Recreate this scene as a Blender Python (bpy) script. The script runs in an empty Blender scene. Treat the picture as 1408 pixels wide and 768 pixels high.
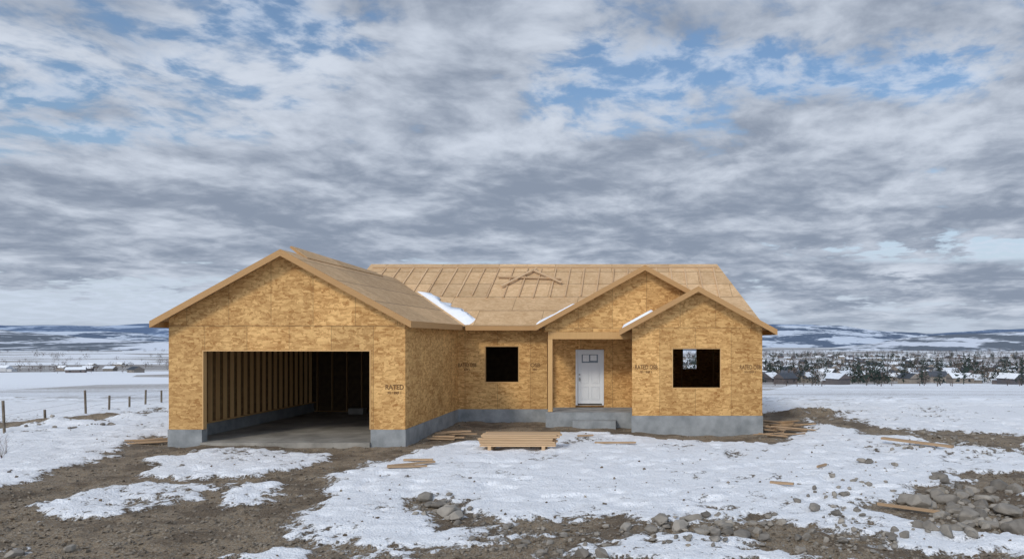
import bpy, bmesh, math, random
import numpy as np
from mathutils import Vector, Matrix

R = random.Random(7)
scene = bpy.context.scene
EYE = 3.1
scene.view_settings.view_transform = 'Standard'
scene.view_settings.look = 'None'
scene.view_settings.exposure = 0

# ------------------------------------------------------------------ node helpers
class NT:
    def __init__(s, tree):
        s.t = tree; s.n = tree.nodes; s.l = tree.links
    def new(s, typ, **kw):
        nd = s.n.new(typ)
        for k, v in kw.items(): setattr(nd, k, v)
        return nd
    def put(s, sock, v):
        if v is None: return
        if isinstance(v, bpy.types.NodeSocket): s.l.new(v, sock)
        else: sock.default_value = v
    def m(s, op, a, b=None, c=None, clamp=False):
        nd = s.new('ShaderNodeMath', operation=op, use_clamp=clamp)
        s.put(nd.inputs[0], a); s.put(nd.inputs[1], b)
        if c is not None: s.put(nd.inputs[2], c)
        return nd.outputs[0]
    def vm(s, op, a, b=None):
        nd = s.new('ShaderNodeVectorMath', operation=op)
        s.put(nd.inputs[0], a); s.put(nd.inputs[1], b)
        return nd.outputs[0]
    def sep(s, v):
        nd = s.new('ShaderNodeSeparateXYZ'); s.put(nd.inputs[0], v); return nd.outputs
    def comb(s, x, y, z=0.0):
        nd = s.new('ShaderNodeCombineXYZ')
        s.put(nd.inputs[0], x); s.put(nd.inputs[1], y); s.put(nd.inputs[2], z)
        return nd.outputs[0]
    def mapping(s, v, loc=(0,0,0), rot=(0,0,0), sc=(1,1,1)):
        nd = s.new('ShaderNodeMapping'); s.put(nd.inputs[0], v)
        nd.inputs[1].default_value = loc; nd.inputs[2].default_value = rot; nd.inputs[3].default_value = sc
        return nd.outputs[0]
    def noise(s, v, scale, detail=4, rough=.5, dist=0.0, col=False, dim='3D'):
        nd = s.new('ShaderNodeTexNoise', noise_dimensions=dim); s.put(nd.inputs['Vector'], v)
        nd.inputs['Scale'].default_value = scale; nd.inputs['Detail'].default_value = detail
        nd.inputs['Roughness'].default_value = rough; nd.inputs['Distortion'].default_value = dist
        return nd.outputs['Color' if col else 'Fac']
    def voro(s, v, scale, feature='F1', out='Color', rnd=1.0):
        nd = s.new('ShaderNodeTexVoronoi', feature=feature); s.put(nd.inputs['Vector'], v)
        nd.inputs['Scale'].default_value = scale; nd.inputs['Randomness'].default_value = rnd
        return nd.outputs[out]
    def ss(s, v, a, b, o0=0.0, o1=1.0, smooth=True):
        nd = s.new('ShaderNodeMapRange', interpolation_type='SMOOTHSTEP' if smooth else 'LINEAR')
        s.put(nd.inputs[0], v); s.put(nd.inputs[1], a); s.put(nd.inputs[2], b)
        s.put(nd.inputs[3], o0); s.put(nd.inputs[4], o1)
        return nd.outputs[0]
    def mix(s, f, a, b, blend='MIX'):
        nd = s.new('ShaderNodeMix', data_type='RGBA', blend_type=blend)
        s.put(nd.inputs[0], f)
        for i, v in ((6, a), (7, b)):
            if isinstance(v, tuple) and len(v) == 3: v = v + (1.0,)
            s.put(nd.inputs[i], v)
        return nd.outputs[2]
    def gauss(s, a, e, a0, e0, sa, se, w):
        da = s.m('DIVIDE', s.m('SUBTRACT', a, a0), sa); de = s.m('DIVIDE', s.m('SUBTRACT', e, e0), se)
        q = s.m('ADD', s.m('MULTIPLY', da, da), s.m('MULTIPLY', de, de))
        return s.m('MULTIPLY', s.m('EXPONENT', s.m('MULTIPLY', q, -1.0)), w)

def mat(name):
    m = bpy.data.materials.new(name); m.use_nodes = True
    t = NT(m.node_tree); b = m.node_tree.nodes['Principled BSDF']
    b.inputs['Roughness'].default_value = .8
    b.inputs['Specular IOR Level'].default_value = .25
    return m, t, b
def objco(t): return t.new('ShaderNodeTexCoord').outputs['Object']
def bump(t, b, h, strength=.3, dist=.02):
    nd = t.new('ShaderNodeBump'); nd.inputs['Strength'].default_value = strength
    nd.inputs['Distance'].default_value = dist
    t.put(nd.inputs['Height'], h); t.l.new(nd.outputs[0], b.inputs['Normal'])

def flakes(t, co, sc=1.0):
    sx = t.sep(t.noise(co, 5*sc, 1, .5, col=True))
    outs = []
    for i, (rx, ry, rz) in enumerate(((.2,.35,.3),(.5,1.25,.2),(.3,2.3,.9))):
        mp = t.mapping(co, rot=(rx, ry, rz), sc=(5.5*sc, 5.5*sc, 20*sc))
        outs.append(t.sep(t.voro(mp, 1.0, out='Color'))[0])
    f = t.mix(t.m('GREATER_THAN', sx[0], .52), outs[0], outs[1])
    f = t.mix(t.m('GREATER_THAN', sx[1], .53), f, outs[2])
    return t.sep(f)[0]

def osb(name, light, dark, axis='wall', contrast=1.0):
    m, t, b = mat(name); co = objco(t); x, y, z = t.sep(co)
    f = flakes(t, co, .85 if axis == 'wall' else 1.0); big = t.noise(co, 1.6, 2); fine = t.noise(co, 30, 2, .65)
    v = t.m('ADD', t.m('MULTIPLY', f, .66*contrast), t.m('MULTIPLY', fine, .55))
    v = t.m('ADD', v, t.m('MULTIPLY', t.m('SUBTRACT', big, .5), .7))
    v = t.ss(v, .12, 1.0, smooth=False)
    col = t.mix(v, dark, light)
    spot = t.ss(t.noise(co, 9, 3, .7), .56, .68)
    col = t.mix(t.m('MULTIPLY', spot, .66*contrast), col, (dark[0]*.85, dark[1]*.70, dark[2]*.55))
    if axis == 'wall':
        h = t.m('ADD', x, y); lv = t.m('DIVIDE', t.m('SUBTRACT', z, 3.49), 3.1)
        rowi = t.m('FLOOR', lv)
        u = t.m('ADD', t.m('DIVIDE', h, 1.22), t.m('MULTIPLY', rowi, .43))
        v2 = lv; lw, lh = .006, .0028
    elif axis == 'roof_x':
        lv = t.m('DIVIDE', t.m('SUBTRACT', z, 3.6), .59); rowi = t.m('FLOOR', lv)
        u = t.m('ADD', t.m('DIVIDE', x, 2.44), t.m('MULTIPLY', rowi, .5)); v2 = lv; lw, lh = .0045, .022
    else:
        lv = t.m('DIVIDE', t.m('SUBTRACT', z, 3.6), .59); rowi = t.m('FLOOR', lv)
        u = t.m('ADD', t.m('DIVIDE', y, 2.44), t.m('MULTIPLY', rowi, .5)); v2 = lv; lw, lh = .0045, .022
    fu = t.m('FRACT', u); fv = t.m('FRACT', v2)
    su = t.m('LESS_THAN', t.m('ABSOLUTE', t.m('SUBTRACT', fu, .5)), lw)
    sv = t.m('LESS_THAN', t.m('MINIMUM', fv, t.m('SUBTRACT', 1.0, fv)), lh)
    seam = t.m('MAXIMUM', su, sv)
    wn = t.new('ShaderNodeTexWhiteNoise', noise_dimensions='2D')
    t.put(wn.inputs['Vector'], t.comb(t.m('FLOOR', t.m('ADD', u, .5)), rowi))
    tint = t.ss(wn.outputs['Value'], 0.0, 1.0, .84, 1.08, smooth=False)
    tn = t.new('ShaderNodeHueSaturation'); t.put(tn.inputs['Value'], tint); t.put(tn.inputs['Color'], col)
    col = t.mix(t.m('MULTIPLY', seam, .6), tn.outputs[0], (.12, .07, .03))
    t.put(b.inputs['Base Color'], col); b.inputs['Roughness'].default_value = .72
    return m

def wood(name, c1, c2, axis=0):
    m, t, b = mat(name); co = objco(t)
    sc = [14, 14, 14]; sc[axis] = .8
    g = t.noise(t.mapping(co, sc=tuple(sc)), 2.0, 4, .6)
    isl = t.new('ShaderNodeNewGeometry').outputs['Random Per Island']
    v = t.m('ADD', t.m('MULTIPLY', g, .6), t.m('MULTIPLY', isl, .5), clamp=True)
    t.put(b.inputs['Base Color'], t.mix(v, c1, c2)); bump(t, b, g, .2, .004)
    return m

def simple(name, c1, c2, scale=5, rough=.8, bmp=.3, island=0.0, bd=.02, det=5):
    m, t, b = mat(name); co = objco(t); g = t.noise(co, scale, det, .6)
    v = t.ss(g, .3, .7, smooth=False)
    if island:
        isl = t.new('ShaderNodeNewGeometry').outputs['Random Per Island']
        v = t.m('ADD', t.m('MULTIPLY', v, 1-island), t.m('MULTIPLY', isl, island))
    t.put(b.inputs['Base Color'], t.mix(v, c1, c2)); b.inputs['Roughness'].default_value = rough
    if bmp: bump(t, b, g, bmp, bd)
    return m

M_OSB = osb('osb_wall', (.75, .465, .185), (.35, .17, .05))
M_ROOFX = osb('osb_roof_main', (.73, .51, .30), (.47, .30, .15), 'roof_x', .6)
M_ROOFY = osb('osb_roof_side', (.70, .48, .27), (.45, .28, .135), 'roof_y', .6)
M_TRIM = wood('fascia_wood', (.32, .175, .07), (.50, .30, .135), 0)
M_STUD = wood('stud_wood', (.45, .26, .10), (.66, .42, .19), 2)
M_LUM = wood('lumber', (.38, .24, .13), (.68, .48, .29), 0)
M_OLD = wood('old_lumber', (.19, .125, .075), (.52, .36, .22), 0)
M_INT = simple('interior_wall_shaded', (.05, .034, .019), (.10, .068, .036), 5, .9, 0)  # interior darkness painted into the wall colour
M_BAY = simple('stud_bay_shade', (.13, .075, .03), (.24, .145, .06), 7, .9, 0)  # sheathing colour darkened to paint the shade between studs
M_CONC = simple('concrete', (.19, .205, .21), (.34, .355, .36), 2.2, .85, .2)
M_SLAB = simple('slab_concrete', (.16, .15, .13), (.38, .355, .31), 1.1, .8, .1)
M_WHITE = simple('door_paint', (.66, .68, .69), (.72, .74, .75), 3, .45, .0)
M_PAPER = simple('sticker_paper', (.60, .64, .66), (.82, .84, .84), 30, .6, 0)
M_INK = simple('stamp_ink', (.12, .06, .022), (.22, .12, .05), 30, .8, 0)
M_METAL = simple('metal_handle', (.25, .24, .22), (.35, .33, .30), 8, .35, 0)
M_GLASS = simple('door_glass', (.10, .14, .18), (.22, .27, .32), 3, .1, 0)
M_SNOW = simple('roof_snow', (.80, .84, .90), (.88, .90, .93), 6, .7, .4)
M_ROCK = simple('rock_stone', (.10, .09, .078), (.38, .345, .295), 6, .85, .6, .6)
M_GRAV = simple('gravel_stone', (.085, .068, .05), (.29, .25, .20), 9, .9, 0, .75, det=2)
M_POST = simple('weathered_post', (.10, .08, .06), (.2, .17, .13), 9, .9, .3)

# ------------------------------------------------------------------ mesh builder
class MB:
    def __init__(s): s.v = []; s.f = []; s.mi = []
    def add(s, vs, fs, mi=0):
        o = len(s.v); s.v += [tuple(p) for p in vs]
        s.f += [tuple(i+o for i in f) for f in fs]; s.mi += [mi]*len(fs)
    def box(s, x0, x1, y0, y1, z0, z1, mi=0, M=None):
        vs = [(x0,y0,z0),(x1,y0,z0),(x1,y1,z0),(x0,y1,z0),(x0,y0,z1),(x1,y0,z1),(x1,y1,z1),(x0,y1,z1)]
        if M is not None: vs = [M @ Vector(p) for p in vs]
        s.add(vs, [(3,2,1,0),(4,5,6,7),(0,1,5,4),(1,2,6,5),(2,3,7,6),(3,0,4,7)], mi)
    def prism(s, poly, y0, y1, mi=0):           # poly in xz
        n = len(poly)
        vs = [(p[0], y0, p[1]) for p in poly] + [(p[0], y1, p[1]) for p in poly]
        fs = [tuple(range(n)), tuple(reversed(range(n, 2*n)))] + [(i, i+n, (i+1) % n+n, (i+1) % n) for i in range(n)]
        s.add(vs, fs, mi)
    def prism_x(s, poly, x0, x1, mi=0):         # poly in yz
        n = len(poly)
        vs = [(x0, p[0], p[1]) for p in poly] + [(x1, p[0], p[1]) for p in poly]
        fs = [tuple(range(n)), tuple(reversed(range(n, 2*n)))] + [(i, i+n, (i+1) % n+n, (i+1) % n) for i in range(n)]
        s.add(vs, fs, mi)
    def slab(s, pts, th, mi=0):
        P = [Vector(p) for p in pts]; nrm = (P[1]-P[0]).cross(P[2]-P[0]).normalized()
        if nrm.z < 0: P.reverse(); nrm = -nrm
        n = len(P); vs = P + [p-nrm*th for p in P]
        fs = [tuple(range(n)), tuple(reversed(range(n, 2*n)))] + [(i, i+n, (i+1) % n+n, (i+1) % n) for i in range(n)]
        s.add(vs, fs, mi)
    def wall(s, ax, a0, a1, z0, z1, d0, d1, ops=(), mi=0):
        A = sorted({a0, a1, *[o[0] for o in ops], *[o[1] for o in ops]})
        Z = sorted({z0, z1, *[o[2] for o in ops], *[o[3] for o in ops]})
        def solid(i, j):
            if i < 0 or j < 0 or i >= len(A)-1 or j >= len(Z)-1: return False
            ca, cz = (A[i]+A[i+1])/2, (Z[j]+Z[j+1])/2
            return not any(o[0] < ca < o[1] and o[2] < cz < o[3] for o in ops)
        P = (lambda a, d, z: (a, d, z)) if ax == 'x' else (lambda a, d, z: (d, a, z))
        for i in range(len(A)-1):
            for j in range(len(Z)-1):
                if not solid(i, j): continue
                a, b_, c, d = A[i], A[i+1], Z[j], Z[j+1]
                s.add([P(a,d0,c),P(b_,d0,c),P(b_,d0,d),P(a,d0,d)], [(0,1,2,3)], mi)
                s.add([P(a,d1,c),P(b_,d1,c),P(b_,d1,d),P(a,d1,d)], [(3,2,1,0)], mi)
                if not solid(i-1, j): s.add([P(a,d0,c),P(a,d1,c),P(a,d1,d),P(a,d0,d)], [(3,2,1,0)], mi)
                if not solid(i+1, j): s.add([P(b_,d0,c),P(b_,d1,c),P(b_,d1,d),P(b_,d0,d)], [(0,1,2,3)], mi)
                if not solid(i, j-1): s.add([P(a,d0,c),P(b_,d0,c),P(b_,d1,c),P(a,d1,c)], [(3,2,1,0)], mi)
                if not solid(i, j+1): s.add([P(a,d0,d),P(b_,d0,d),P(b_,d1,d),P(a,d1,d)], [(0,1,2,3)], mi)
    def build(s, name, mats, parent=None, smooth=False):
        me = bpy.data.meshes.new(name); me.from_pydata(s.v, [], s.f)
        if not isinstance(mats, (list, tuple)): mats = [mats]
        for m in mats: me.materials.append(m)
        me.polygons.foreach_set('material_index', s.mi)
        if smooth: me.polygons.foreach_set('use_smooth', [True]*len(s.f))
        me.update()
        ob = bpy.data.objects.new(name, me); scene.collection.objects.link(ob)
        if parent: ob.parent = parent
        return ob
def empty(name):
    e = bpy.data.objects.new(name, None); scene.collection.objects.link(e); e.empty_display_size = .3; return e

# ------------------------------------------------------------------ noise / terrain
def vn(x, y, seed=0):
    xi = np.floor(x).astype(np.int64); yi = np.floor(y).astype(np.int64)
    fx = x-xi; fy = y-yi; fx = fx*fx*(3-2*fx); fy = fy*fy*(3-2*fy)
    def h(a, b):
        n = (a*374761393 + b*668265263 + seed*974711) & 0xffffffff
        n = ((n ^ (n >> 13))*1274126177) & 0xffffffff
        return ((n ^ (n >> 16)) & 0xffff)/65535.0
    return (h(xi,yi)*(1-fx)+h(xi+1,yi)*fx)*(1-fy)+(h(xi,yi+1)*(1-fx)+h(xi+1,yi+1)*fx)*fy
def fbm(x, y, oc=5, seed=0, g=.5):
    a = 1; t = 0; s = 0
    for i in range(oc):
        s = s + a*vn(x*2**i+i*17.3, y*2**i-i*9.1, seed+i); t += a; a *= g
    return s/t - .5
def site(u, v, z=0.0):      # plan position of a surveyed sight line on the flat site
    Y = (EYE-z)*1000/(v-466); return ((u-880)*Y/1000, Y)
def sdf(poly, X, Y):
    P = np.array(poly); n = len(P); d = np.full(X.shape, 1e9); ins = np.zeros(X.shape, bool)
    for i in range(n):
        ax, ay = P[i]; bx, by = P[(i+1) % n]
        ex, ey = bx-ax, by-ay; wx, wy = X-ax, Y-ay
        t = np.clip((wx*ex+wy*ey)/(ex*ex+ey*ey+1e-9), 0, 1)
        d = np.minimum(d, (wx-ex*t)**2+(wy-ey*t)**2)
        c = ((ay > Y) != (by > Y)); xx = ax+(Y-ay)*ex/np.where(abs(ey) < 1e-9, 1e-9, ey)
        ins ^= (c & (X < xx))
    d = np.sqrt(d); return np.where(ins, d, -d)
def sp(*pts): return [site(*p) for p in pts]
DIRT = [
 (1.0, sp((232,598),(560,598),(640,600),(610,612),(530,632),(465,655),(430,690),(395,718),(470,762),(560,830),(-400,830),(-300,700),(0,672),(60,652),(140,640),(185,608))),
 (1.0, sp((550,575),(1110,568),(1115,592),(1060,606),(960,602),(880,600),(840,594),(770,594),(650,607),(560,618))),
 (.6, sp((560,752),(700,747),(850,724),(900,714),(1000,708),(1100,718),(1180,738),(1260,752),(1420,768),(1420,830),(560,830))),
 (.45, sp((568,684),(610,680),(650,704),(700,708),(840,706),(870,726),(700,738),(600,720))),
 (.6, sp((1222,690),(1262,674),(1330,652),(1440,655),(1450,742),(1330,735),(1235,706))),
 (.7, sp((1085,561),(1150,566),(1200,588),(1430,600),(1430,628),(1310,616),(1180,596),(1105,574))),
 (.7, sp((-80,588),(100,574),(200,567),(226,561),(190,574),(60,586),(-80,600))),
]
SNOWP = [
 sp((215,630),(300,618),(458,623),(455,640),(350,655),(290,662),(200,655)),
 sp((85,688),(170,666),(290,668),(270,685),(150,712),(60,718)),
 sp((318,672),(375,672),(360,690),(310,690)),
 sp((-80,751),(50,752),(45,764),(-80,768)),
 sp((330,760),(420,757),(430,777),(330,780)),
 sp((760,750),(900,745),(1100,753),(1160,768),(900,778),(750,768)),
 sp((-200,650),(60,640),(130,625),(130,612),(-200,622)),
 sp((1040,612),(1120,604),(1300,640),(1215,690),(1210,715),(1100,705),(1060,680)),
 sp((640,640),(1000,620),(1040,690),(850,695),(660,690)),
]
FOOT = [(-13.6,-6.8,21.0,31),( -6.9,4.15,27.2,36.3),(-.25,4.15,24.9,28),(-3.3,0,25.9,28)]
LY = np.array([-1e5,38,60,100,200,400,800,2000,6000,20000,1e5])
LZ = np.array([0,0,-1.6,-4.5,-11,-20,-30,-42,-62,-75,-75])
def sstep(x, a, b):
    t = np.clip((x-a)/(b-a), 0, 1); return t*t*(3-2*t)
def snowmask(X, Y):
    M = np.full(X.shape, .74)
    wx = X + 1.3*fbm(X*.9, Y*.9, 4, 201, .55); wy = Y + 1.6*fbm(X*.9, Y*.9, 4, 301, .55)
    for w_, p in DIRT: M = np.minimum(M, np.maximum(-sdf(p, wx, wy)/.6, -w_))
    for k_, p in enumerate(SNOWP): M = np.maximum(M, np.minimum(sdf(p, wx, wy)/.45, .5 if k_ < 7 else .9))
    M = M + 1.8*fbm(X*.75, Y*.75, 5, 3, .65) + 1.1*fbm(X*2.6, Y*2.6, 4, 9, .65)
    return M
def farz(X, Y): return np.interp(Y, LY, LZ) + sstep(Y, 250, 1500)*18*fbm(X/900, Y/900, 4, 77)
def ground(X, Y):
    X = np.asarray(X, float); Y = np.asarray(Y, float)
    M = snowmask(X, Y)
    near = 1-sstep(Y, 36, 60)
    z = farz(X, Y)
    z = z + near*(.10*fbm(X*.35, Y*.35, 4, 21) + .17*fbm(X*1.6, Y*1.6, 5, 33, .58)*(.55+.45*sstep(-M, -.2, .5)))
    z = z + near*.06*sstep(M, -.1, .4)
    z = z + near*sstep(M, 0, .4)*(.13*np.abs(fbm(X*1.7, Y*1.7, 5, 66, .66)) - .06*sstep(vn(X*2.6+.7*vn(X*1.1,Y*1.1,5), Y*2.6, 91), .66, .86))
    z = z - .2*np.exp(-((X-2.5)/3.0)**2-((Y-24.5)/2.5)**2)
    def mound(u, v, rx, ry, h):
        cx, cy = site(u, v); return h*np.exp(-((X-cx)/rx)**2-((Y-cy)/ry)**2)*(1+1.2*fbm(X*2.5, Y*2.5, 4, 51, .6))
    z = z + mound(1112,570,1.3,.6,.30)+mound(60,586,1.8,.6,.22)+mound(150,577,1.5,.5,.24)+mound(1290,606,2.4,.8,.12)+mound(1385,622,1.4,.7,.14)
    cx = -10.2 - .16*(21-Y) + .12*fbm(X*0+2.2, Y*.4, 3, 8)
    for o in (-.9, .8):
        z = z - .06*np.exp(-((X-cx-o)/.17)**2)*(1-sstep(Y, 19.5, 21))*sstep(Y, 5, 8)
    for (a, b_, c, d) in FOOT:
        ins = sstep(X, a-.1, a+.3)*(1-sstep(X, b_-.3, b_+.1))*sstep(Y, c-.05, c+.3)*(1-sstep(Y, d-.2, d+.1))
        z = z*(1-ins) + (-.12)*ins
    return z, M
def gz(x, y):
    if y > 62: return float(farz(np.array([x]), np.array([y]))[0])
    return float(ground(np.array([x]), np.array([y]))[0][0])
def at(u, v):
    x, y = site(u, v)
    for _ in range(2): x, y = site(u, v, gz(x, y))
    return x, y, gz(x, y)

def geo(a, b, n): return list(np.geomspace(a, b, n))
xs = np.array(sorted([-x for x in geo(23.1, 16000, 75)] + list(np.arange(-23, 14, .085)) + geo(14.05, 16000, 80)))
ys = np.array([-300, -100, -30, -10, 0, 3, 6, 8] + list(np.arange(9, 17, .055)) + list(np.arange(17, 40, .10)) + geo(40.1, 16000, 170))
GX, GY = np.meshgrid(xs, ys); nx, ny = len(xs), len(ys)
GZ, GM = ground(GX, GY)
me = bpy.data.meshes.new('ground')
me.vertices.add(nx*ny); me.vertices.foreach_set('co', np.stack([GX, GY, GZ], -1).astype(np.float32).ravel())
idx = np.arange(nx*ny).reshape(ny, nx)
q = np.stack([idx[:-1,:-1], idx[:-1,1:], idx[1:,1:], idx[1:,:-1]], -1).reshape(-1, 4)
me.loops.add(q.size); me.loops.foreach_set('vertex_index', q.ravel().astype(np.int32))
me.polygons.add(len(q)); me.polygons.foreach_set('loop_start', np.arange(0, q.size, 4, dtype=np.int32))
me.polygons.foreach_set('use_smooth', np.ones(len(q), bool)); me.update(calc_edges=True)
at_ = me.attributes.new('snow', 'FLOAT', 'POINT'); at_.data.foreach_set('value', GM.astype(np.float32).ravel())
fa = me.attributes.new('far', 'FLOAT', 'POINT'); fa.data.foreach_set('value', sstep(GY + 1.2*fbm(GX*.5, GY*.5, 3, 5), 33, 38).astype(np.float32).ravel())
gob = bpy.data.objects.new('ground', me); scene.collection.objects.link(gob)

m, t, b = mat('ground_snow_dirt'); co = objco(t)
sn = t.new('ShaderNodeAttribute', attribute_name='snow').outputs['Fac']
fr = t.new('ShaderNodeAttribute', attribute_name='far').outputs['Fac']
nA = t.noise(co, 4.5, 5, .65, dim='2D'); nB = t.noise(co, 26, 3, .65, dim='2D'); nD = t.noise(co, .8, 4, .6, dim='2D')
s = t.m('ADD', sn, t.m('MULTIPLY', t.m('SUBTRACT', nA, .5), 2.3))
s = t.m('ADD', s, t.m('MULTIPLY', t.m('SUBTRACT', nB, .5), 1.1))
smask = t.ss(s, -.08, .16)
vt = t.new('ShaderNodeTexVoronoi', voronoi_dimensions='2D'); t.put(vt.inputs['Vector'], co); vt.inputs['Scale'].default_value = 24
pebd = vt.outputs['Distance']; pebc = t.sep(vt.outputs['Color'])[0]
dirt = t.mix(t.ss(nA, .3, .7), (.13, .097, .063), (.28, .215, .143))
dirt = t.mix(t.ss(nB, .38, .72), dirt, (.32, .255, .178))
peb = t.m('MULTIPLY', t.m('LESS_THAN', pebd, .33), t.m('GREATER_THAN', pebc, .55))
dirt = t.mix(t.m('MULTIPLY', peb, .7), dirt, t.mix(pebc, (.12, .11, .09), (.40, .37, .32)))
dirt = t.mix(t.m('MULTIPLY', t.ss(nD, .46, .62), .60), dirt, (.085, .062, .042))
snowc = t.mix(t.ss(nB, .3, .75), (.83, .86, .90), (.94, .95, .96))
snowc = t.mix(t.m('MULTIPLY', t.ss(nA, .54, .76), .16), snowc, (.55, .52, .48))
thin = t.ss(s, .10, .50, .6, 0.0)
snowc = t.mix(t.m('MULTIPLY', thin, t.ss(nB, .40, .62)), snowc, (.42, .38, .32))
nearc = t.mix(smask, dirt, snowc)
vp = t.new('ShaderNodeTexVoronoi', voronoi_dimensions='2D'); vp.inputs['Scale'].default_value = 1
t.put(vp.inputs['Vector'], t.mapping(co, loc=(13, 7, 0), sc=(.0042, .0065, 0), rot=(0, 0, .12))); pc = t.sep(vp.outputs['Color'])
rows = t.noise(t.mapping(co, sc=(.6, 2.2, 1), rot=(0, 0, .05)), 1.0, 4, .8, dim='2D')
patch = t.noise(t.mapping(co, sc=(.02, .07, 1)), 1.0, 5, .6, dim='2D')
yy = t.sep(co)[1]
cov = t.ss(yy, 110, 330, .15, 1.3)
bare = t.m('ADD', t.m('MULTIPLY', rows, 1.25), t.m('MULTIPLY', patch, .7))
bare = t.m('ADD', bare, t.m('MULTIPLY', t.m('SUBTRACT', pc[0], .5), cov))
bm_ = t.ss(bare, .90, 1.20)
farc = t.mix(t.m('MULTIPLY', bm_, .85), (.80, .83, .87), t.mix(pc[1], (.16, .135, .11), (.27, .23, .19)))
farc = t.mix(t.m('MULTIPLY', t.ss(yy, 300, 4000), .25), farc, (.36, .43, .52))  # aerial haze painted into the ground colour with distance
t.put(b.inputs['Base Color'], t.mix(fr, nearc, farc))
b.inputs['Roughness'].default_value = .75
hgt = t.m('ADD', t.m('MULTIPLY', nB, .75), t.m('MULTIPLY', nA, 1.2))
hgt = t.m('ADD', hgt, t.m('MULTIPLY', smask, .7)); hgt = t.m('ADD', hgt, t.m('MULTIPLY', peb, .25))
bump(t, b, t.m('MULTIPLY', hgt, t.m('SUBTRACT', 1.0, fr)), .9, .05)
me.materials.append(m)

# ------------------------------------------------------------------ HOUSE
H = empty('unfinished_house')
P = .55
def z_main(Y): return 3.58 + P*(Y-26.6)
RY = 31.66; RZ = z_main(RY)
mb = MB()
mb.slab([(-11.7,26.6,3.58),(4.56,26.6,3.58),(3.35,RY,RZ),(-11.7,RY,RZ)], .03)
mb.slab([(-11.7,2*RY-26.6,3.58),(4.56,2*RY-26.6,3.58),(3.35,RY,RZ),(-11.7,RY,RZ)], .03)
mb.slab([(4.56,26.6,3.58),(4.56,2*RY-26.6,3.58),(3.35,RY,RZ)], .03)
mb.build('main_roof', M_ROOFX, H)
mb = MB()
mb.box(-6.38,-3.64,26.555,26.598,3.42,3.585); mb.box(-11.7,4.56,2*RY-26.6,2*RY-26.56,3.42,3.585)
mb.box(4.562,4.60,28.9,2*RY-26.6,3.42,3.585)
mb.build('main_fascia', M_TRIM, H)
def gable(cx, half, y0, y1, ztop, name, left_fascia_y1, right_fascia_y1):
    zr = ztop + P*half; mb = MB()
    mb.slab([(cx-half,y0,ztop),(cx,y0,zr),(cx,y1,zr),(cx-half,y1,ztop)], .03)
    mb.slab([(cx+half,y0,ztop),(cx,y0,zr),(cx,y1,zr),(cx+half,y1,ztop)], .03)
    mb.build(name+'_roof', M_ROOFY, H)
    mb = MB(); hh = .19
    for sgn in (-1, 1):
        e = cx+sgn*(half+.03); ze = ztop-.03*P+.008
        mb.prism([(e, ze-hh), (cx, zr+.008-hh), (cx, zr+.008), (e, ze)] if sgn < 0 else [(cx, zr+.008-hh), (e, ze-hh), (e, ze), (cx, zr+.008)], y0-.04, y0-.002)
    mb.box(cx-half-.035, cx-half-.002, y0, left_fascia_y1, ztop-.19, ztop+.001)
    mb.box(cx+half+.002, cx+half+.035, y0, right_fascia_y1, ztop-.19, ztop+.001)
    mb.build(name+'_fascia', M_TRIM, H)
    return zr
g1 = gable(-10.2, 3.68, 20.65, 30.5, 3.62, 'garage', 30.5, 26.58)
g2 = gable(.18, 3.82, 25.6, 30.45, 3.60, 'porch', 26.58, 26.58)
g3 = gable(1.96, 2.62, 24.42, 28.95, 3.43, 'front_room', 25.99, 28.9)
mb = MB()   # loose sheathing sheet overshooting the garage ridge
zr = g1
def raised(y0, h0, y1, h1, xr=-9.95):
    mb.slab([(xr,y0,zr-.55*(xr+10.2)+.03),(-10.2-h0*.9,y0,zr+h0),(-10.2-h1*.9,y1,zr+h1),(xr,y1,zr-.55*(xr+10.2)+.03)], .025)
raised(21.75, .24, 28.2, .05)
mb.build('ridge_sheathing', M_ROOFY, H)
mb = MB()
mb.slab([(-9.95,21.70,zr-.14),(-10.42,21.70,zr+.235),(-10.42,21.745,zr+.235),(-9.95,21.745,zr-.14)], .06)
mb.build('ridge_sheathing_edge', M_TRIM, H)

T = .14
mb = MB()
mb.wall('x', -13.64, -6.80, .49, 3.49, 21.05, 21.05+T, [(-12.67,-7.79,.49,2.784)])
def tri(cx, x0, x1, zb, ztop, half, y0):
    zt = lambda x: ztop + P*(half-abs(x-cx)) - .045
    mb.prism([(x0,zb),(x1,zb),(x1,zt(x1)),(cx,zt(cx)),(x0,zt(x0))], y0, y0+T)
tri(-10.2, -13.64, -6.80, 3.492, 3.62, 3.68, 21.05)
mb.wall('y', 21.05+T+.002, 27.198, .49, 3.62, -6.80-T, -6.80)
mb.wall('y', 21.05+T+.002, 30.2, .49, 3.62, -13.64, -13.64+T)
mb.wall('x', -13.64, -11.3, .12, 3.62, 30.202, 30.34)
mb.prism([(-13.64,3.622),(-11.3,3.622),(-11.3,4.9),(-13.64,3.70)], 30.202, 30.34)
mb.wall('x', -6.94, -3.48, .49, 3.52, 27.2, 27.2+T, [(-5.82,-4.52,1.47,2.855)])
mb.wall('y', 27.2+T+.002, 27.8, .49, 3.52, -3.48-T, -3.48)
mb.wall('x', -3.60, -.15, .49, 3.52, 27.802, 27.94, [(-2.46,-1.38,.5,2.72)])
mb.wall('y', 24.86+T+.002, 27.80, .49, 3.42, -.27, -.13)
mb.wall('x', -.27, 4.18, .49, 3.40, 24.86, 24.86+T, [(1.09,2.78,1.41,2.80)])
tri(1.96, -.27, 4.18, 3.402, 3.43, 2.62, 24.86)
tri(.18, -3.40, 3.80, 3.36, 3.60, 3.82, 26.0)
mb.wall('y', 24.86+T+.002, 36.3, .49, 3.40, 4.18-T, 4.18, [(29.5,31,1.4,2.8)])
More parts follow.
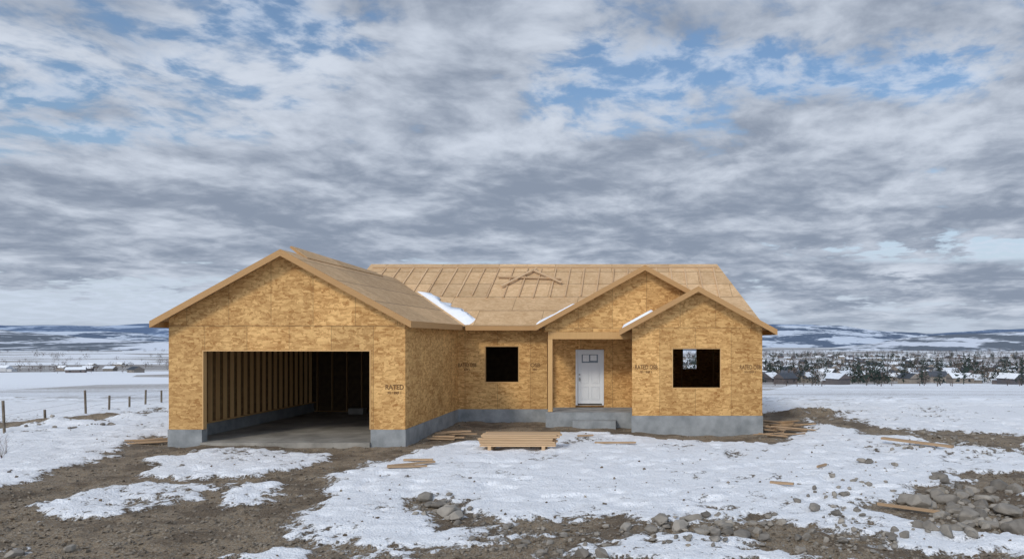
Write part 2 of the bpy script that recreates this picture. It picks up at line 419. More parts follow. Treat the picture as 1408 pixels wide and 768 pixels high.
mb.wall('x', -11.5, 4.18, .49, 3.52, 36.302, 36.44, [(2.15,2.82,1.62,2.68)])
mb.wall('y', 30.35, 36.3, .49, 3.62, -11.5, -11.36)
mb.prism_x([(27.2,3.6),(36.1,3.6),(RY,RZ-.06)], -11.5, -11.38)
mb.build('walls', M_OSB, H)
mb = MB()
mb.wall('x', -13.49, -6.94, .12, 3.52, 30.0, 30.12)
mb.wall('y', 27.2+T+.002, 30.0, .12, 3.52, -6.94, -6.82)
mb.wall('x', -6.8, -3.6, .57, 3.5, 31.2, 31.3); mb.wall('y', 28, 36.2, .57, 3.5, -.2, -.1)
mb.wall('y', 21.4, 29.8, .5, 3.4, -6.955, -6.945)  # dark sheet added over the right garage wall as painted shade
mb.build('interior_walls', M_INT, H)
mb = MB(); mb.box(-13.497,-13.49,21.25,29.98,.49,3.4); mb.build('stud_bay_shade_sheet', M_BAY, H)  # sheet added behind the studs, painted dark as shade in the bays
mb = MB()
mb.box(-6.797,-6.785,21.02,21.62,.5,3.40)
mb.box(-13.66,-6.785,21.035,21.048,3.475,3.505)
mb.build('corner_strip', M_OSB, H)
mb = MB()
mb.box(-12.668,-12.635,21.04,21.21,.49,2.75); mb.box(-7.825,-7.792,21.04,21.21,.49,2.75); mb.box(-12.668,-7.792,21.04,21.21,2.752,2.782)
mb.box(-3.29,-3.13,25.98,26.14,.51,3.10)
mb.box(-3.29,-.28,25.97,26.13,3.102,3.355)
for (a, b_, c, d, y) in ((1.09,2.78,1.41,2.80,24.87),(-5.82,-4.52,1.47,2.855,27.21)):
    mb.box(a,a+.035,y,y+.13,c+.036,d-.036); mb.box(b_-.035,b_,y,y+.13,c+.036,d-.036); mb.box(a,b_,y,y+.13,c,c+.034); mb.box(a,b_,y,y+.13,d-.034,d)
mb.build('porch_post_and_framing', M_STUD, H)
mb = MB()
e = .02
mb.box(-13.64-e,-12.67,21.03,21.3,-.6,.488); mb.box(-7.79,-6.80+e,21.03,21.3,-.6,.488)
mb.box(-13.64-e,-13.44,21.302,30.2,-.6,.488); mb.box(-6.98,-6.80+e,21.302,27.17,-.6,.488)
mb.box(-6.98,-3.36,27.172,27.4,-.6,.488)
mb.box(-.27-e,4.18+e,24.83,25.05,-.8,.488); mb.box(3.98,4.18+e,25.052,36.3,-.8,.488); mb.box(-.27-e,-.07,25.052,27.8,-.6,.488)
mb.box(-11.5,4.2,36.302,36.46,-.6,.488); mb.box(-11.52,-11.3,30.3,36.3,-.6,.488); mb.box(-13.66,-11.5,30.2,30.36,-.6,.118)
mb.build('foundation', M_CONC, H)
mb = MB()
mb.box(-3.36,-.292,25.9,27.80,-.4,.50)
mb.box(-2.36,-.85,25.45,25.898,-.4,.24)
mb.build('porch_slab', M_CONC, H)
mb = MB()
mb.box(-12.669,-7.791,20.95,21.302,-.3,.12); mb.box(-13.438,-6.982,21.304,30.0,-.3,.118)
mb.build('garage_floor', M_SLAB, H)
mb = MB()
mb.box(-6.8,-3.62,27.42,36.3,.3,.56); mb.box(-3.615,-.15,27.95,36.3,.3,.56); mb.box(-.06,3.97,25.06,36.3,.3,.56)
mb.box(-3.46,-.29,26.15,27.79,3.36,3.40)
mb.build('subfloor', M_OSB, H)
mb = MB()
y = 21.5
while y < 30: mb.box(-13.488,-13.38,y,y+.045,.53,3.4); y += .406
mb.box(-13.488,-13.38,21.25,29.98,.492,.528)
mb.build('studs', M_STUD, H)
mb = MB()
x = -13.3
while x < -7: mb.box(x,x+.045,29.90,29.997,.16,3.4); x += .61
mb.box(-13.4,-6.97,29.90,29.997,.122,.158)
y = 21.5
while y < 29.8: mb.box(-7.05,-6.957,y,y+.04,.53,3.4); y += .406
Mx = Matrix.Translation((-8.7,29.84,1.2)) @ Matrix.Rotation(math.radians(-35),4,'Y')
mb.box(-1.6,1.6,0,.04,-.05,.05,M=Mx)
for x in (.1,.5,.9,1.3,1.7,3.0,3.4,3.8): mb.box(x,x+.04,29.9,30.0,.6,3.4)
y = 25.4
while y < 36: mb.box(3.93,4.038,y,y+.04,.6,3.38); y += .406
mb.build('back_studs', wood('shaded_stud', (.20,.12,.05), (.36,.22,.10), 2), H)  # darker copy of the stud wood, interior shade painted in
mb = MB()
mb.slab([(-10.9,29.2,.13),(-10.4,29.2,.13),(-10.45,29.7,1.1),(-10.8,29.7,1.25)], .02)
mb.box(-11.6,-11.0,28.9,29.3,.122,.35)
mb.build('stored_board', M_SLAB, H)
mb = MB()
def roofbar(x0, y0, x1, y1, w=.045, h=.05, lift=0.0):
    a = Vector((x0,y0,z_main(y0)+lift)); c = Vector((x1,y1,z_main(y1)+lift)); d = (c-a).normalized()
    n = Vector((0,-P,1)).normalized(); s_ = d.cross(n).normalized()*w/2
    vs = [a-s_,a+s_,c+s_,c-s_]; vs += [v+n*h for v in vs]
    mb.add(vs, [(3,2,1,0),(4,5,6,7),(0,1,5,4),(1,2,6,5),(2,3,7,6),(3,0,4,7)])
x = -10.9
while x < 3.2:
    roofbar(x+R.uniform(-.03,.03), 28.75+R.uniform(-.12,.12), x+R.uniform(-.03,.03), 31.2); x += .61
roofbar(-11.5,31.32,3.3,31.32,.10,.04); roofbar(-7,28.6,-.9,28.62,.02,.012)
roofbar(-5.9,30.3,-3.3,30.15,.10,.04,.06); roofbar(-4.6,30.9,-3.2,29.7,.10,.04,.10); roofbar(-5.6,29.4,-4.4,31.0,.10,.04,.10)
mb.build('roof_battens', M_LUM, H)
def snowstrip(name, pts, zf, th):
    mb = MB(); n = len(pts); cx = sum(p[0] for p in pts)/n; cy = sum(p[1] for p in pts)/n
    lo = [(x, y, zf(x, y)+.002) for x, y in pts]
    hi = [((x*.86+cx*.14), (y*.86+cy*.14), zf(x*.86+cx*.14, y*.86+cy*.14)+th) for x, y in pts]
    fs = [(i, (i+1) % n, (i+1) % n+n, i+n) for i in range(n)]+[tuple(range(n, 2*n))]
    mb.add(lo+hi, fs); return mb.build(name, M_SNOW, H, True)
zm = lambda x, y: z_main(y)
def wob(a, c, w0, w1, n, sd):
    r = random.Random(sd); L = []; Rr = []
    for i in range(n+1):
        f = i/n; x = a[0]+(c[0]-a[0])*f; y = a[1]+(c[1]-a[1])*f
        w = (w0+(w1-w0)*f)*r.uniform(.6,1.3)*(.25 if i in (0,n) else 1)
        L.append((x, y)); Rr.append((x+w, y+w*.15))
    return L + Rr[::-1]
snowstrip('roof_snow', wob((-8.95,29.2),(-6.42,26.68),.34,.62,16,3), zm, .06)
snowstrip('roof_snow_patch', wob((-3.75,26.66),(-2.3,28.15),-.16,-.26,12,5), zm, .06)
zs = lambda x, y: 3.43+P*(x-(1.96-2.62))
snowstrip('gable_snow', [(-.62,24.48),(-.3,24.47),(.25,24.46),(.45,24.6),(.3,25.9),(-.1,25.95),(-.6,25.9)], zs, .10)
zs2 = lambda x, y: 3.60+P*(x-(.18-3.82))
snowstrip('porch_roof_snow', [(-3.6,25.64),(-3.1,25.63),(-2.3,25.66),(-2.2,26.3),(-3.0,26.6),(-3.6,26.3)], zs2, .06)

# door
mb = MB()
mb.box(-2.458,-2.385,27.78,27.93,.58,2.70); mb.box(-1.455,-1.382,27.78,27.93,.58,2.70); mb.box(-2.383,-1.457,27.78,27.93,2.64,2.70)
mb.box(-2.383,-1.457,27.845,27.89,.64,2.638)
for (a, b_, c, d) in ((-2.29,-1.97,.80,1.30),(-1.87,-1.55,.80,1.30),(-2.29,-1.97,1.42,2.10),(-1.87,-1.55,1.42,2.10)):
    w = .025
    mb.box(a,b_,27.825,27.843,c,c+w); mb.box(a,b_,27.825,27.843,d-w,d); mb.box(a,a+w,27.825,27.843,c+w,d-w); mb.box(b_-w,b_,27.825,27.843,c+w,d-w)
    mb.box(a+.06,b_-.06,27.835,27.843,c+.06,d-.06)
mb.box(-2.26,-1.58,27.83,27.843,2.17,2.20); mb.box(-2.26,-1.58,27.83,27.843,2.52,2.55); mb.box(-2.26,-2.23,27.83,27.843,2.20,2.52); mb.box(-1.61,-1.58,27.83,27.843,2.20,2.52)
mb.build('door', M_WHITE, H)
mb = MB(); mb.box(-2.23,-1.61,27.838,27.843,2.20,2.52); mb.build('door_glass', M_GLASS, H)
mb = MB(); mb.box(-2.19,-1.95,27.83,27.836,2.25,2.50); mb.box(-1.90,-1.66,27.83,27.836,2.28,2.49); mb.build('door_sticker', M_PAPER, H)
mb = MB(); mb.box(-2.34,-2.28,27.80,27.843,1.55,1.60); mb.box(-2.33,-2.29,27.78,27.80,1.50,1.64); mb.box(-2.34,-2.28,27.82,27.843,1.72,1.78)
mb.box(-2.38,-1.46,27.76,27.86,.575,.60); mb.build('door_handle', M_METAL, H)
def stamp(u0, u1, v, Y, body, sub):
    for (txt, size, dz) in ((body, .20, 0), (sub, .09, -.13)):
        cu = bpy.data.curves.new('panel_stamp', 'FONT'); cu.body = txt; cu.size = size; cu.extrude = .0005; cu.offset = .004
        cu.align_x = 'CENTER'; cu.materials.append(M_INK)
        ob = bpy.data.objects.new('panel_stamp', cu); scene.collection.objects.link(ob); ob.parent = H
        ob.location = (((u0+u1)/2-880)*Y/1000, Y-.006, EYE-(v-466)*Y/1000+dz); ob.rotation_euler = (math.pi/2, 0, 0)
        bpy.context.view_layer.update()
        if dz == 0: k = min(1.0, (u1-u0)*Y/1000/max(ob.dimensions.x, .01)); ob.scale = (k, 1, 1)
stamp(873,904,507,24.86,'RATED OSB','7/16 EXP 1'); stamp(1017,1046,507,24.86,'RATED OSB','7/16 EXP 1')
stamp(630,655,504,27.2,'RATED OSB','EXP 1'); stamp(729,743,504,27.2,'OSB','24/16')
stamp(530,555,535,21.05,'RATED','7/16 EXP 1')

# ------------------------------------------------------------------ lumber etc
def board(mb, c, L, W, Tt, yaw, pitch=0, roll=0, mi=0):
    Mx = Matrix.Translation(c) @ Matrix.Rotation(yaw,4,'Z') @ Matrix.Rotation(pitch,4,'Y') @ Matrix.Rotation(roll,4,'X')
    mb.box(-L/2,L/2,-W/2,W/2,0,Tt,mi,Mx)
x0, y0, z0 = at(711, 618)
mb = MB()
for o in (-.75, .72): board(mb, (x0+o, y0+.4, z0-.02), .09, .9, .1, 0)
for k in range(7):
    for j in range(5):
        board(mb, (x0+R.uniform(-.05,.05)+(.08 if k > 4 else 0), y0+.05+j*.147+R.uniform(-.01,.01), z0+.08+k*.047), 2.05+R.uniform(-.04,.04), .14, .038, R.uniform(-.012,.012))
mb.build('lumber_stack', M_LUM)
mb = MB()
for (u, v, L, W, yaw) in ((566,640,1.1,.12,.55),(560,643,.9,.08,.3),(575,634,.7,.1,.15)):
    x, y, z = at(u, v); board(mb, (x,y,z+.03), L, W, .04, yaw, R.uniform(-.03,.03))
mb.build('scrap_board_pile', M_OLD)
def plank(u, v, L, W, yaw, th=.045, lift=.02):
    mb = MB(); x, y, z = at(u, v); board(mb, (0,0,0), L, W, th, 0); o = mb.build('plank', M_OLD)
    o.location = (x, y, z+lift); o.rotation_euler = (R.uniform(-.03,.03), R.uniform(-.03,.03), yaw)
plank(846,610,1.2,.10,-.12); plank(1260,612,2.0,.2,-.75,.06,.07); plank(1075,664,.5,.07,-.5); plank(1250,704,1.1,.06,-.5,lift=.06); plank(805,600,.5,.08,.2)
plank(1130,640,.4,.05,.8)
mb = MB()
for i in range(8):
    x, y, z = at(622+R.uniform(-16,16), 602+R.uniform(-5,4)); board(mb, (x,y,z+.03+.015*i), R.uniform(.5,1.0), .12, .04, R.uniform(-.3,.4), R.uniform(-.05,.05))
mb.build('scrap_pallet', M_OLD)
mb = MB()
for i in range(20):
    x, y, z = at(1074+R.uniform(-20,20), 590+R.uniform(-13,13)); board(mb, (x,y,z+.02+R.uniform(0,.16)), R.uniform(.7,1.7), R.choice((.07,.11)), .035, R.uniform(-1.1,.2), R.uniform(-.12,.12), R.uniform(-.3,.3))
mb.build('scrap_lumber_pile', M_OLD)
mb = MB()
for i in range(5):
    x, y, z = at(205+R.uniform(-12,12), 609+R.uniform(-3,4)); board(mb, (x,y,z+.02+.015*i), R.uniform(.7,1.3), .10, .04, R.uniform(.3,.6), R.uniform(-.05,.05))
mb.build('board_pile', M_OLD)
mb = MB()
x, y, z = at(264, 610); board(mb, (x,y,z+.0), .8, .35, .08, .35, -.06); x, y, z = at(284, 606); board(mb, (x,y,z+.02), .3, .25, .08, -.3)
mb.build('concrete_slab_piece', M_CONC)

# ------------------------------------------------------------------ rocks & gravel
def hull(seed, n, flat):
    r = random.Random(seed); bm = bmesh.new()
    for i in range(n):
        v = Vector((r.gauss(0,1), r.gauss(0,1), r.gauss(0,1))).normalized()*r.uniform(.85,1.1)
        bm.verts.new((v.x*r.uniform(.9,1.1), v.y*.8, v.z*flat))
    res = bmesh.ops.convex_hull(bm, input=bm.verts)
    bmesh.ops.delete(bm, geom=[g for g in res['geom_interior'] if isinstance(g, bmesh.types.BMVert)], context='VERTS')
    if n > 14: bmesh.ops.bevel(bm, geom=list(bm.edges), offset=.05, segments=1, affect='EDGES')
    bm.verts.index_update()
    out = ([tuple(v.co) for v in bm.verts], [tuple(v.index for v in f.verts) for f in bm.faces]); bm.free(); return out
BIG = [hull(100+i, 20, R.uniform(.45,.75)) for i in range(12)]
SML = [hull(300+i, 9, R.uniform(.5,.8)) for i in range(10)]
def rock(mb, tpl, x, y, z, s):
    Mx = Matrix.Translation((x,y,z+s*.28)) @ Matrix.Rotation(R.uniform(0,6.28),4,'Z') @ Matrix.Rotation(R.uniform(-.35,.35),4,'X') @ Matrix.Diagonal((s*R.uniform(.8,1.3), s*R.uniform(.8,1.1), s*R.uniform(.7,1.1), 1))
    mb.add([Mx @ Vector(v) for v in tpl[0]], tpl[1])
def pile(name, items, spread=None, k=1.4):
    mb = MB()
    for (u, v, s) in items:
        x, y, z = at(u, v); rock(mb, R.choice(BIG), x, y, z, s*k)
    if spread:
        for (u0, u1, v0, v1, n, s0, s1) in spread:
            for i in range(n):
                x, y, z = at(R.triangular(u0,u1), R.triangular(v0,v1)); rock(mb, R.choice(BIG), x, y, z, s0+(s1-s0)*R.random()**2.5)
    mb.build(name, M_ROCK)
pile('rock_pile', [(1265,697,.20),(1285,684,.17),(1300,690,.16),(1330,715,.2),(1345,712,.15),(1385,708,.24),(1395,730,.2),(1310,700,.14),(1375,672,.18),(1395,675,.14),(1245,690,.16),(1360,725,.12),(1290,657,.13),(1300,664,.12),(1355,690,.14),(1320,680,.12)],
     [(1225,1420,655,745,110,.04,.18),(1260,1400,680,735,60,.06,.18)])
pile('rock_pile', [(585,685,.15),(618,708,.18),(605,697,.13),(627,712,.12),(590,695,.09)], [(560,660,678,720,40,.03,.11)])
pile('rock_pile', [(910,722,.14),(935,728,.13),(950,715,.12),(985,735,.10),(1020,740,.13),(1050,742,.10),(895,730,.1),(960,733,.1),(1000,725,.08)], [(880,1090,706,752,100,.03,.12),(1000,1300,725,768,70,.03,.12)])
pile('rock_pile', [(745,763,.08),(800,765,.09),(828,766,.12),(770,760,.07),(862,727,.09),(700,722,.06)], [(600,900,705,768,90,.02,.09)])
pile('rock_pile', [(1120,700,.10),(1150,712,.08),(1095,690,.07),(1185,635,.12),(1195,637,.1),(1230,640,.08)], [(1080,1250,620,760,75,.03,.10)])
pile('rock_pile', [(20,765,.08),(95,758,.08),(250,640,.05)], [(1090,1150,562,572,40,.04,.16),(20,180,572,588,40,.04,.12),(1200,1400,592,625,80,.04,.12)])

rng = np.random.default_rng(5)
def scatter(name, n, thr, s0, s1, material, power=3.0, yr=(9.5,33)):
    Yp = 1/rng.uniform(1/yr[1], 1/yr[0], n*4); Xp = rng.uniform(-.92, .55, n*4)*Yp
    z, M = ground(Xp, Yp); keep = rng.random(n*4) < np.where(M < .05, 1.0, thr)
    for (a, b_, c, d) in FOOT: keep &= ~((Xp > a-.1) & (Xp < b_+.1) & (Yp > c-.1) & (Yp < d))
    Xp, Yp, z = Xp[keep][:n], Yp[keep][:n], z[keep][:n]; k = len(Xp)
    s_ = s0+(s1-s0)*rng.random(k)**power
    V = []; F = []; off = 0
    ti = rng.integers(0, len(SML), k)
    for j, (tv, tf) in enumerate(SML):
        sel = np.where(ti == j)[0]; tv = np.array(tv); a = rng.uniform(0, 6.28, len(sel))
        ca, sa = np.cos(a)[:,None], np.sin(a)[:,None]; S = s_[sel][:,None]
        vx = (tv[:,0]*ca - tv[:,1]*sa)*S + Xp[sel][:,None]; vy = (tv[:,0]*sa + tv[:,1]*ca)*S + Yp[sel][:,None]
        vz = tv[:,2]*S + z[sel][:,None] + .25*S
        V.append(np.stack([vx,vy,vz],-1).reshape(-1,3)); nv = len(tv)
        tf = np.array(tf)
        F.append((tf[None]+(np.arange(len(sel))*nv)[:,None,None]+off).reshape(-1,3)); off += nv*len(sel)
    me = bpy.data.meshes.new(name); me.from_pydata(np.concatenate(V).tolist(), [], np.concatenate(F).tolist())
    me.materials.append(material); ob = bpy.data.objects.new(name, me); scene.collection.objects.link(ob)
scatter('gravel', 9000, .03, .006, .055, M_GRAV, 3.0)
scatter('dirt_clods', 1400, .22, .010, .05, simple('clod_dirt', (.07,.052,.036), (.22,.17,.12), 12, .95, 0, .5, det=2), 3.0)

# ------------------------------------------------------------------ fence & twigs
mb = MB(); fence = empty('wire_fence')
pts = [site(-60,606),site(6,596),site(62,582),site(118,571),site(150,565),site(178,561),site(200,558),site(222,555)]
tops = []
for i, (x, y) in enumerate(pts):
    z = gz(x, y); h = (.95 if i in (1,3) else .6)+R.uniform(-.1,.1); lean = R.uniform(-.05,.05)
    Mx = Matrix.Translation((x,y,z)) @ Matrix.Rotation(lean,4,'Y'); w = .028
    mb.box(-w,w,-w,w,-.2,h,0,Mx); tops.append((x, y, z))
mb.build('fence_posts', M_POST, fence)
mb = MB()
for hgt_ in (.3,.55):
    for a, c in zip(tops, tops[1:]):
        A = Vector(a)+Vector((0,0,hgt_)); C = Vector(c)+Vector((0,0,hgt_)); r = .003
        mb.add([A+Vector((0,0,-r)),C+Vector((0,0,-r)),C+Vector((0,0,r)),A+Vector((0,0,r))], [(0,1,2,3)])
        mb.add([A+Vector((-r,0,0)),C+Vector((-r,0,0)),C+Vector((r,0,0)),A+Vector((r,0,0))], [(0,1,2,3)])
mb.build('fence_wires', M_METAL, fence)
mb = MB()
for (u, v) in ((2,628),(8,624)):
    x, y, z = at(u, v)
    for k in range(5):
        d = Vector((R.uniform(-.25,.25), R.uniform(-.3,.3), R.uniform(.3,.65))); A = Vector((x,y,z-.03)); r = .006
        side = Vector((r,0,0)); side2 = Vector((0,r,0))
        mb.add([A-side,A+side,A+d], [(0,1,2)]); mb.add([A-side2,A+side2,A+d], [(0,1,2)])
        for _ in range(3):
            f = R.uniform(.4,.9); B = A+d*f; e2 = Vector((R.uniform(-.2,.2),R.uniform(-.2,.2),R.uniform(.05,.25)))
            mb.add([B-side*.6,B+side*.6,B+e2], [(0,1,2)])
mb.build('bare_twig_shrub', simple('twig', (.07,.04,.025), (.16,.09,.05), 10, .9, 0))

# ------------------------------------------------------------------ distant village & trees & hills
wall_mats = [simple('village_wall_white', (.42,.44,.47), (.66,.67,.69), 1, .8, 0, .8, det=1), simple('village_wall_tan', (.15,.135,.12), (.34,.30,.26), 1, .8, 0, .8, det=1),
             simple('village_wall_dark', (.05,.06,.075), (.17,.14,.13), 1, .8, 0, .8, det=1), simple('village_roof_snow', (.58,.63,.70), (.84,.87,.90), 1, .8, 0, .6, det=1),
             simple('village_roof_dark', (.04,.05,.065), (.12,.13,.15), 1, .8, 0, .8, det=1), simple('village_window', (.02,.025,.03), (.05,.06,.07), 1, .3, 0, det=1)]
mb = MB()
def vhouse(x, y, w, d, h, yaw):
    z = gz(x, y)-.5; Mx = Matrix.Translation((x,y,z)) @ Matrix.Rotation(yaw,4,'Z'); wm = R.choice((0,1,1,2,2)); rm = 3 if R.random() < .68 else 4
    mb.box(-w/2,w/2,-d/2,d/2,0,h+.5,wm,Mx)
    rh = d*.32; o = .5; zt = h+.5
    vs = [(-w/2-o,-d/2-o,zt-.1),(w/2+o,-d/2-o,zt-.1),(w/2+o,d/2+o,zt-.1),(-w/2-o,d/2+o,zt-.1),(-w/2-o,0,zt+rh),(w/2+o,0,zt+rh)]
    mb.add([Mx @ Vector(v) for v in vs], [(0,1,5,4),(2,3,4,5),(3,2,1,0)], rm); mb.add([Mx @ Vector(v) for v in vs], [(0,4,3),(1,2,5)], wm)
    if y < 700:
        for k in range(2):
            xx = -w/2+w*(k+.5)/2+R.uniform(-.5,.5); mb.box(xx-.5,xx+.5,-d/2-.03,-d/2-.01,1.3,2.4,5,Mx)
    if R.random() < .5: mb.box(w/2,w/2+w*.4,-d/2+.5,d/2-1,0,h*.8,wm,Mx); mb.box(w/2-.2,w/2+w*.4+.3,-d/2,d/2-.5,h*.8,h*.8+.3,rm,Mx)
for i in range(600):
    Y = 350*(1900/350)**(R.random()**.9); X = Y*R.uniform(.02, 1.05); vhouse(X, Y, R.uniform(7,11), R.uniform(6,8.5), R.uniform(2.2,3.8), R.uniform(-.9,.9)+R.choice((0,1.57)))
for r_, Y in ((.272,295),(.51,300),(.37,320),(.44,330),(.20,310)): vhouse(Y*r_, Y, R.uniform(7,10), 6.5, 2.6, R.uniform(-.7,.7)+R.choice((0,1.57)))
for i in range(12):
    Y = R.uniform(620,1100); X = -Y*R.uniform(.62,.95); vhouse(X, Y, R.uniform(8,14), R.uniform(6,9), R.uniform(2.4,3.6), R.uniform(-.5,.5))
mb.build('distant_village', wall_mats)
def tris(name, pts, material, kind):
    P_ = np.array(pts); n = 70 if kind == 'bare' else 110
    X, Y, Hh = P_[:,0:1], P_[:,1:2], P_[:,2:3]; Z = farz(P_[:,0], P_[:,1])[:,None]; N = len(P_)
    a = rng.uniform(0, 6.28, (N, n))
    if kind == 'bare':
        ph = np.arccos(rng.uniform(-1, 1, (N, n))); rr = rng.random((N, n))**.45
        cx = X+np.cos(a)*np.sin(ph)*rr*Hh*.5; cy = Y+np.sin(a)*np.sin(ph)*rr*Hh*.5; cz = Z+Hh*.52+np.cos(ph)*rr*Hh*.45; s_ = Hh*.075+0*cx
    else:
        f = rng.random((N, n))**.8; rad = Hh*.30*(1-f)*rng.uniform(.2, 1.15, (N, n))
        cx = X+np.cos(a)*rad; cy = Y+np.sin(a)*rad; cz = Z+Hh*(.08+.9*f); s_ = Hh*.10*(1.15-f)
    C = np.stack([cx, cy, cz], -1)[:,:,None,:] + rng.uniform(-1, 1, (N, n, 3, 3))*s_[:,:,None,None]
    trunk = np.stack([np.concatenate([X-.2,Y,Z-.5],1), np.concatenate([X+.2,Y,Z-.5],1), np.concatenate([X,Y,Z+Hh*.8],1)], 1)[:,None]
    V = np.concatenate([C, trunk], 1).reshape(-1, 3); F = np.arange(len(V)).reshape(-1, 3)
    me = bpy.data.meshes.new(name); me.from_pydata(V.tolist(), [], F.tolist()); me.materials.append(material)
    ob = bpy.data.objects.new(name, me); scene.collection.objects.link(ob)
bare = []; con = []
for i in range(950):
    Y = 300*(2200/300)**(R.random()**.75); bare.append((Y*R.uniform(0,1.05), Y, R.uniform(4,9)*(1+Y/2200)))
for i in range(850):
    Y = 290*(2000/290)**(R.random()**.85); con.append((Y*R.uniform(0,1.05), Y, R.uniform(5,12)*(1+Y/3500)))
for (r, Y, h) in ((.312,290,14),(.445,300,13),(.30,320,10),(.525,275,8),(.19,420,15),(.322,295,9),(.25,500,16),(.39,480,16),(.46,520,15),(.22,350,11)): con.append((Y*r, Y, h))
for i in range(110):
    Y = R.uniform(600,1500); bare.append((-Y*R.uniform(.58,1.1), Y, R.uniform(5,10)))
for i in range(40):
    x_ = R.uniform(.16,.95); bare.append((x_*262+R.uniform(-3,3), 262+R.uniform(-6,14), R.uniform(1.5,3.5)))
for i in range(420):
    Y = R.choice((1500,1900,2600,3000))+R.uniform(-50,50); bare.append((Y*R.uniform(-1.1,1.1), Y, R.uniform(9,17)))
tris('distant_bare_trees', bare, simple('bare_tree', (.06,.048,.045), (.17,.135,.115), .5, .9, 0, .6, det=1), 'bare')
tris('distant_conifer_trees', con, simple('conifer', (.015,.028,.025), (.045,.062,.05), .5, .9, 0, .6, det=1), 'con')

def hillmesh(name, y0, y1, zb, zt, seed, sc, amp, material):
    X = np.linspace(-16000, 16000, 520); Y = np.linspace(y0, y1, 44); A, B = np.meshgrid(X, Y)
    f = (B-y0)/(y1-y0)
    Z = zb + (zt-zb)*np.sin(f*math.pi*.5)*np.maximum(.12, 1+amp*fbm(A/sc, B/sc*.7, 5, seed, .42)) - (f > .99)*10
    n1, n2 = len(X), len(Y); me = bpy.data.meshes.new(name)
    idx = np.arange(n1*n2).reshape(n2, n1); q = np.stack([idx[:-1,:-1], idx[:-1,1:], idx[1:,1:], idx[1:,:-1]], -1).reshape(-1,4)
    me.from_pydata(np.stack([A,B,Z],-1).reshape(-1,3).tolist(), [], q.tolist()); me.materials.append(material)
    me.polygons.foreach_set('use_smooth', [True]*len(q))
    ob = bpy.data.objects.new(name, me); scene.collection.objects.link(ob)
def hillmat(name, forest, field, lo, hi, sc):  # forest and field colours carry painted bluish aerial haze
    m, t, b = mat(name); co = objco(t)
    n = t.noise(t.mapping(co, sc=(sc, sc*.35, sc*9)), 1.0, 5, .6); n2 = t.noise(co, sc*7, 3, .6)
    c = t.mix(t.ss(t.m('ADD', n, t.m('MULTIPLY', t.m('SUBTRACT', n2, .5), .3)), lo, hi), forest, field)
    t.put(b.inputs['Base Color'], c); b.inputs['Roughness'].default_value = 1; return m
hillmesh('hills', 2900, 4600, -80, -4, 4, 1000, 2.8, hillmat('hill_fields_hazed', (.12,.145,.18), (.62,.67,.75), .46, .53, .0026))
hillmesh('hills', 5000, 7600, -80, 52, 11, 1500, 2.3, hillmat('hill_forest_hazed', (.095,.135,.205), (.56,.63,.73), .48, .54, .0020))
hillmesh('hills', 8600, 13000, -80, 190, 19, 2600, 1.5, hillmat('hill_far_hazed', (.10,.155,.26), (.40,.49,.63), .52, .60, .0013))

# ------------------------------------------------------------------ sky
w = bpy.data.worlds.new('World'); scene.world = w; w.use_nodes = True
t = NT(w.node_tree); t.n.clear()
SD = Vector((-.45, -1, .0)).normalized(); EL = math.radians(34)
sky = t.new('ShaderNodeTexSky', sky_type='NISHITA'); sky.sun_disc = False
sky.sun_elevation = EL; sky.sun_rotation = math.atan2(SD.x, SD.y)
d = t.new('ShaderNodeTexCoord').outputs['Generated']; x, y, z = t.sep(d)
zc = t.m('MAXIMUM', z, 0.0); den = t.m('ADD', zc, .14)
Pp = t.comb(t.m('DIVIDE', x, den), t.m('DIVIDE', y, den), 0.0)
wr = t.noise(Pp, 2.0, 2, .5, col=True, dim='2D'); wv = t.vm('MULTIPLY', t.vm('SUBTRACT', wr, (.5,.5,.5)), (.16,.16,0))
Pw = t.vm('ADD', Pp, wv)
dens = t.noise(t.mapping(Pw, loc=(3.1,1.7,0)), 1.7, 6, .53, dim='2D')
small = t.noise(t.mapping(Pw, loc=(8,2,0), rot=(0,0,.35), sc=(1,1,1)), 8.5, 5, .58, dim='2D')
ya = t.m('MAXIMUM', t.m('ABSOLUTE', y), .08); a = t.m('DIVIDE', x, ya)
e = t.m('DIVIDE', zc, ya); e0_ = e
e = t.m('ADD', e, t.m('MULTIPLY', t.m('SUBTRACT', dens, .5), .045)); e = t.m('ADD', e, t.m('MULTIPLY', t.m('SUBTRACT', small, .5), .02))
def G(a0, e0, sa, se, wt): return t.gauss(a, e, a0, e0, sa, se, wt)
def S(*v):
    r = v[0]
    for q_ in v[1:]: r = t.m('ADD', r, q_)
    return r
den_b = S(dens, t.m('MULTIPLY', t.m('SUBTRACT', small, .5), .42),
          G(.07,.375,.18,.038,-.25), G(.36,.35,.12,.026,-.19), G(-.08,.34,.10,.018,-.08), G(-.62,.34,.40,.08,-.05), G(-.72,.27,.15,.022,-.12), G(-.55,.42,.2,.03,-.05),
          G(0,.20,2.0,.085,.26), G(-.3,.12,1.0,.04,.20), G(.38,.118,.26,.014,-.50), G(-.80,.05,.30,.028,-.40), G(.4,.07,.6,.02,.20), G(.5,.43,.3,.04,.16), G(-.2,.43,.2,.04,.12))
cov = t.ss(den_b, .33, .55)
shade = t.noise(t.mapping(Pw, loc=(1.3,9.2,0), sc=(1,1.1,1)), 2.0, 5, .54, dim='2D')
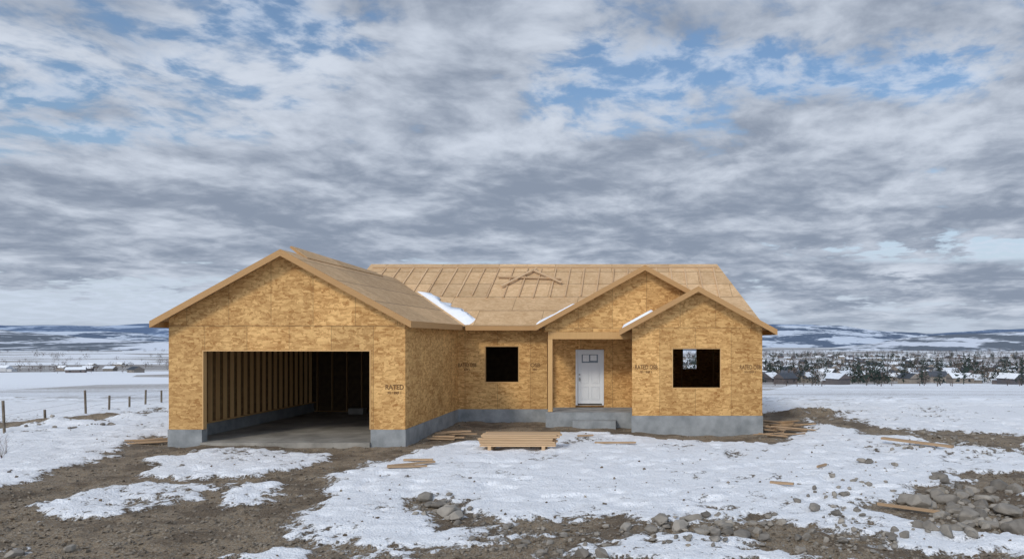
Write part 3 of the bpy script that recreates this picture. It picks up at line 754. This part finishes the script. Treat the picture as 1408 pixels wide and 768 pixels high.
sh = S(shade, t.m('MULTIPLY', t.m('SUBTRACT', small, .5), .50), G(0,.20,1.6,.06,-.04), G(-.10,.14,1.0,.05,-.07), G(-.6,.36,.35,.10,.13),
       G(.36,.096,.04,.012,.50), G(.4,.068,.5,.02,-.10), G(.5,.42,.3,.05,-.05), G(.15,.30,.3,.03,.06))
clc = t.mix(t.ss(sh, .22, .86), (.255, .305, .395), (.63, .69, .79))
hz = t.ss(e0_, .02, .34, 1.0, 0.0)
hs = t.new('ShaderNodeHueSaturation'); t.l.new(sky.outputs[0], hs.inputs['Color']); hs.inputs['Saturation'].default_value = 1.2
skyc = t.new('ShaderNodeVectorMath', operation='SCALE'); t.l.new(hs.outputs[0], skyc.inputs[0]); skyc.inputs[3].default_value = .12
blue = t.mix(t.m('MULTIPLY', hz, .95), skyc.outputs[0], (.54, .62, .74))
veil = t.ss(small, .38, .66, .10, .72)
blue = t.mix(veil, blue, (.62, .70, .83))
allc = t.mix(cov, blue, clc)
allc = t.mix(t.ss(e0_, .0, .05, .55, 0.0), allc, (.47, .54, .64))
sunside = t.ss(y, .15, -.7, 1.0, 1.95)
sc_ = t.new('ShaderNodeVectorMath', operation='SCALE'); t.l.new(allc, sc_.inputs[0]); t.l.new(sunside, sc_.inputs[3])
bg = t.new('ShaderNodeBackground'); t.l.new(sc_.outputs[0], bg.inputs[0]); bg.inputs[1].default_value = 1.0
out = t.new('ShaderNodeOutputWorld'); t.l.new(bg.outputs[0], out.inputs[0])

sun = bpy.data.lights.new('sun', 'SUN'); sun.energy = 1.5; sun.angle = math.radians(10); sun.color = (1, .93, .82)
so = bpy.data.objects.new('sun', sun); scene.collection.objects.link(so)
sv = Vector((SD.x*math.cos(EL), SD.y*math.cos(EL), math.sin(EL)))
so.rotation_euler = sv.to_track_quat('Z', 'Y').to_euler(); so.location = (-20,-30,30)

cam = bpy.data.cameras.new('camera'); co_ = bpy.data.objects.new('camera', cam); scene.collection.objects.link(co_)
cam.sensor_width = 36; cam.lens = 36*1000/1408; cam.shift_x = (704-880)/1408; cam.shift_y = (466-384)/1408
cam.clip_start = .1; cam.clip_end = 60000
co_.location = (0, 0, EYE); co_.rotation_euler = (math.pi/2, 0, 0)
scene.camera = co_
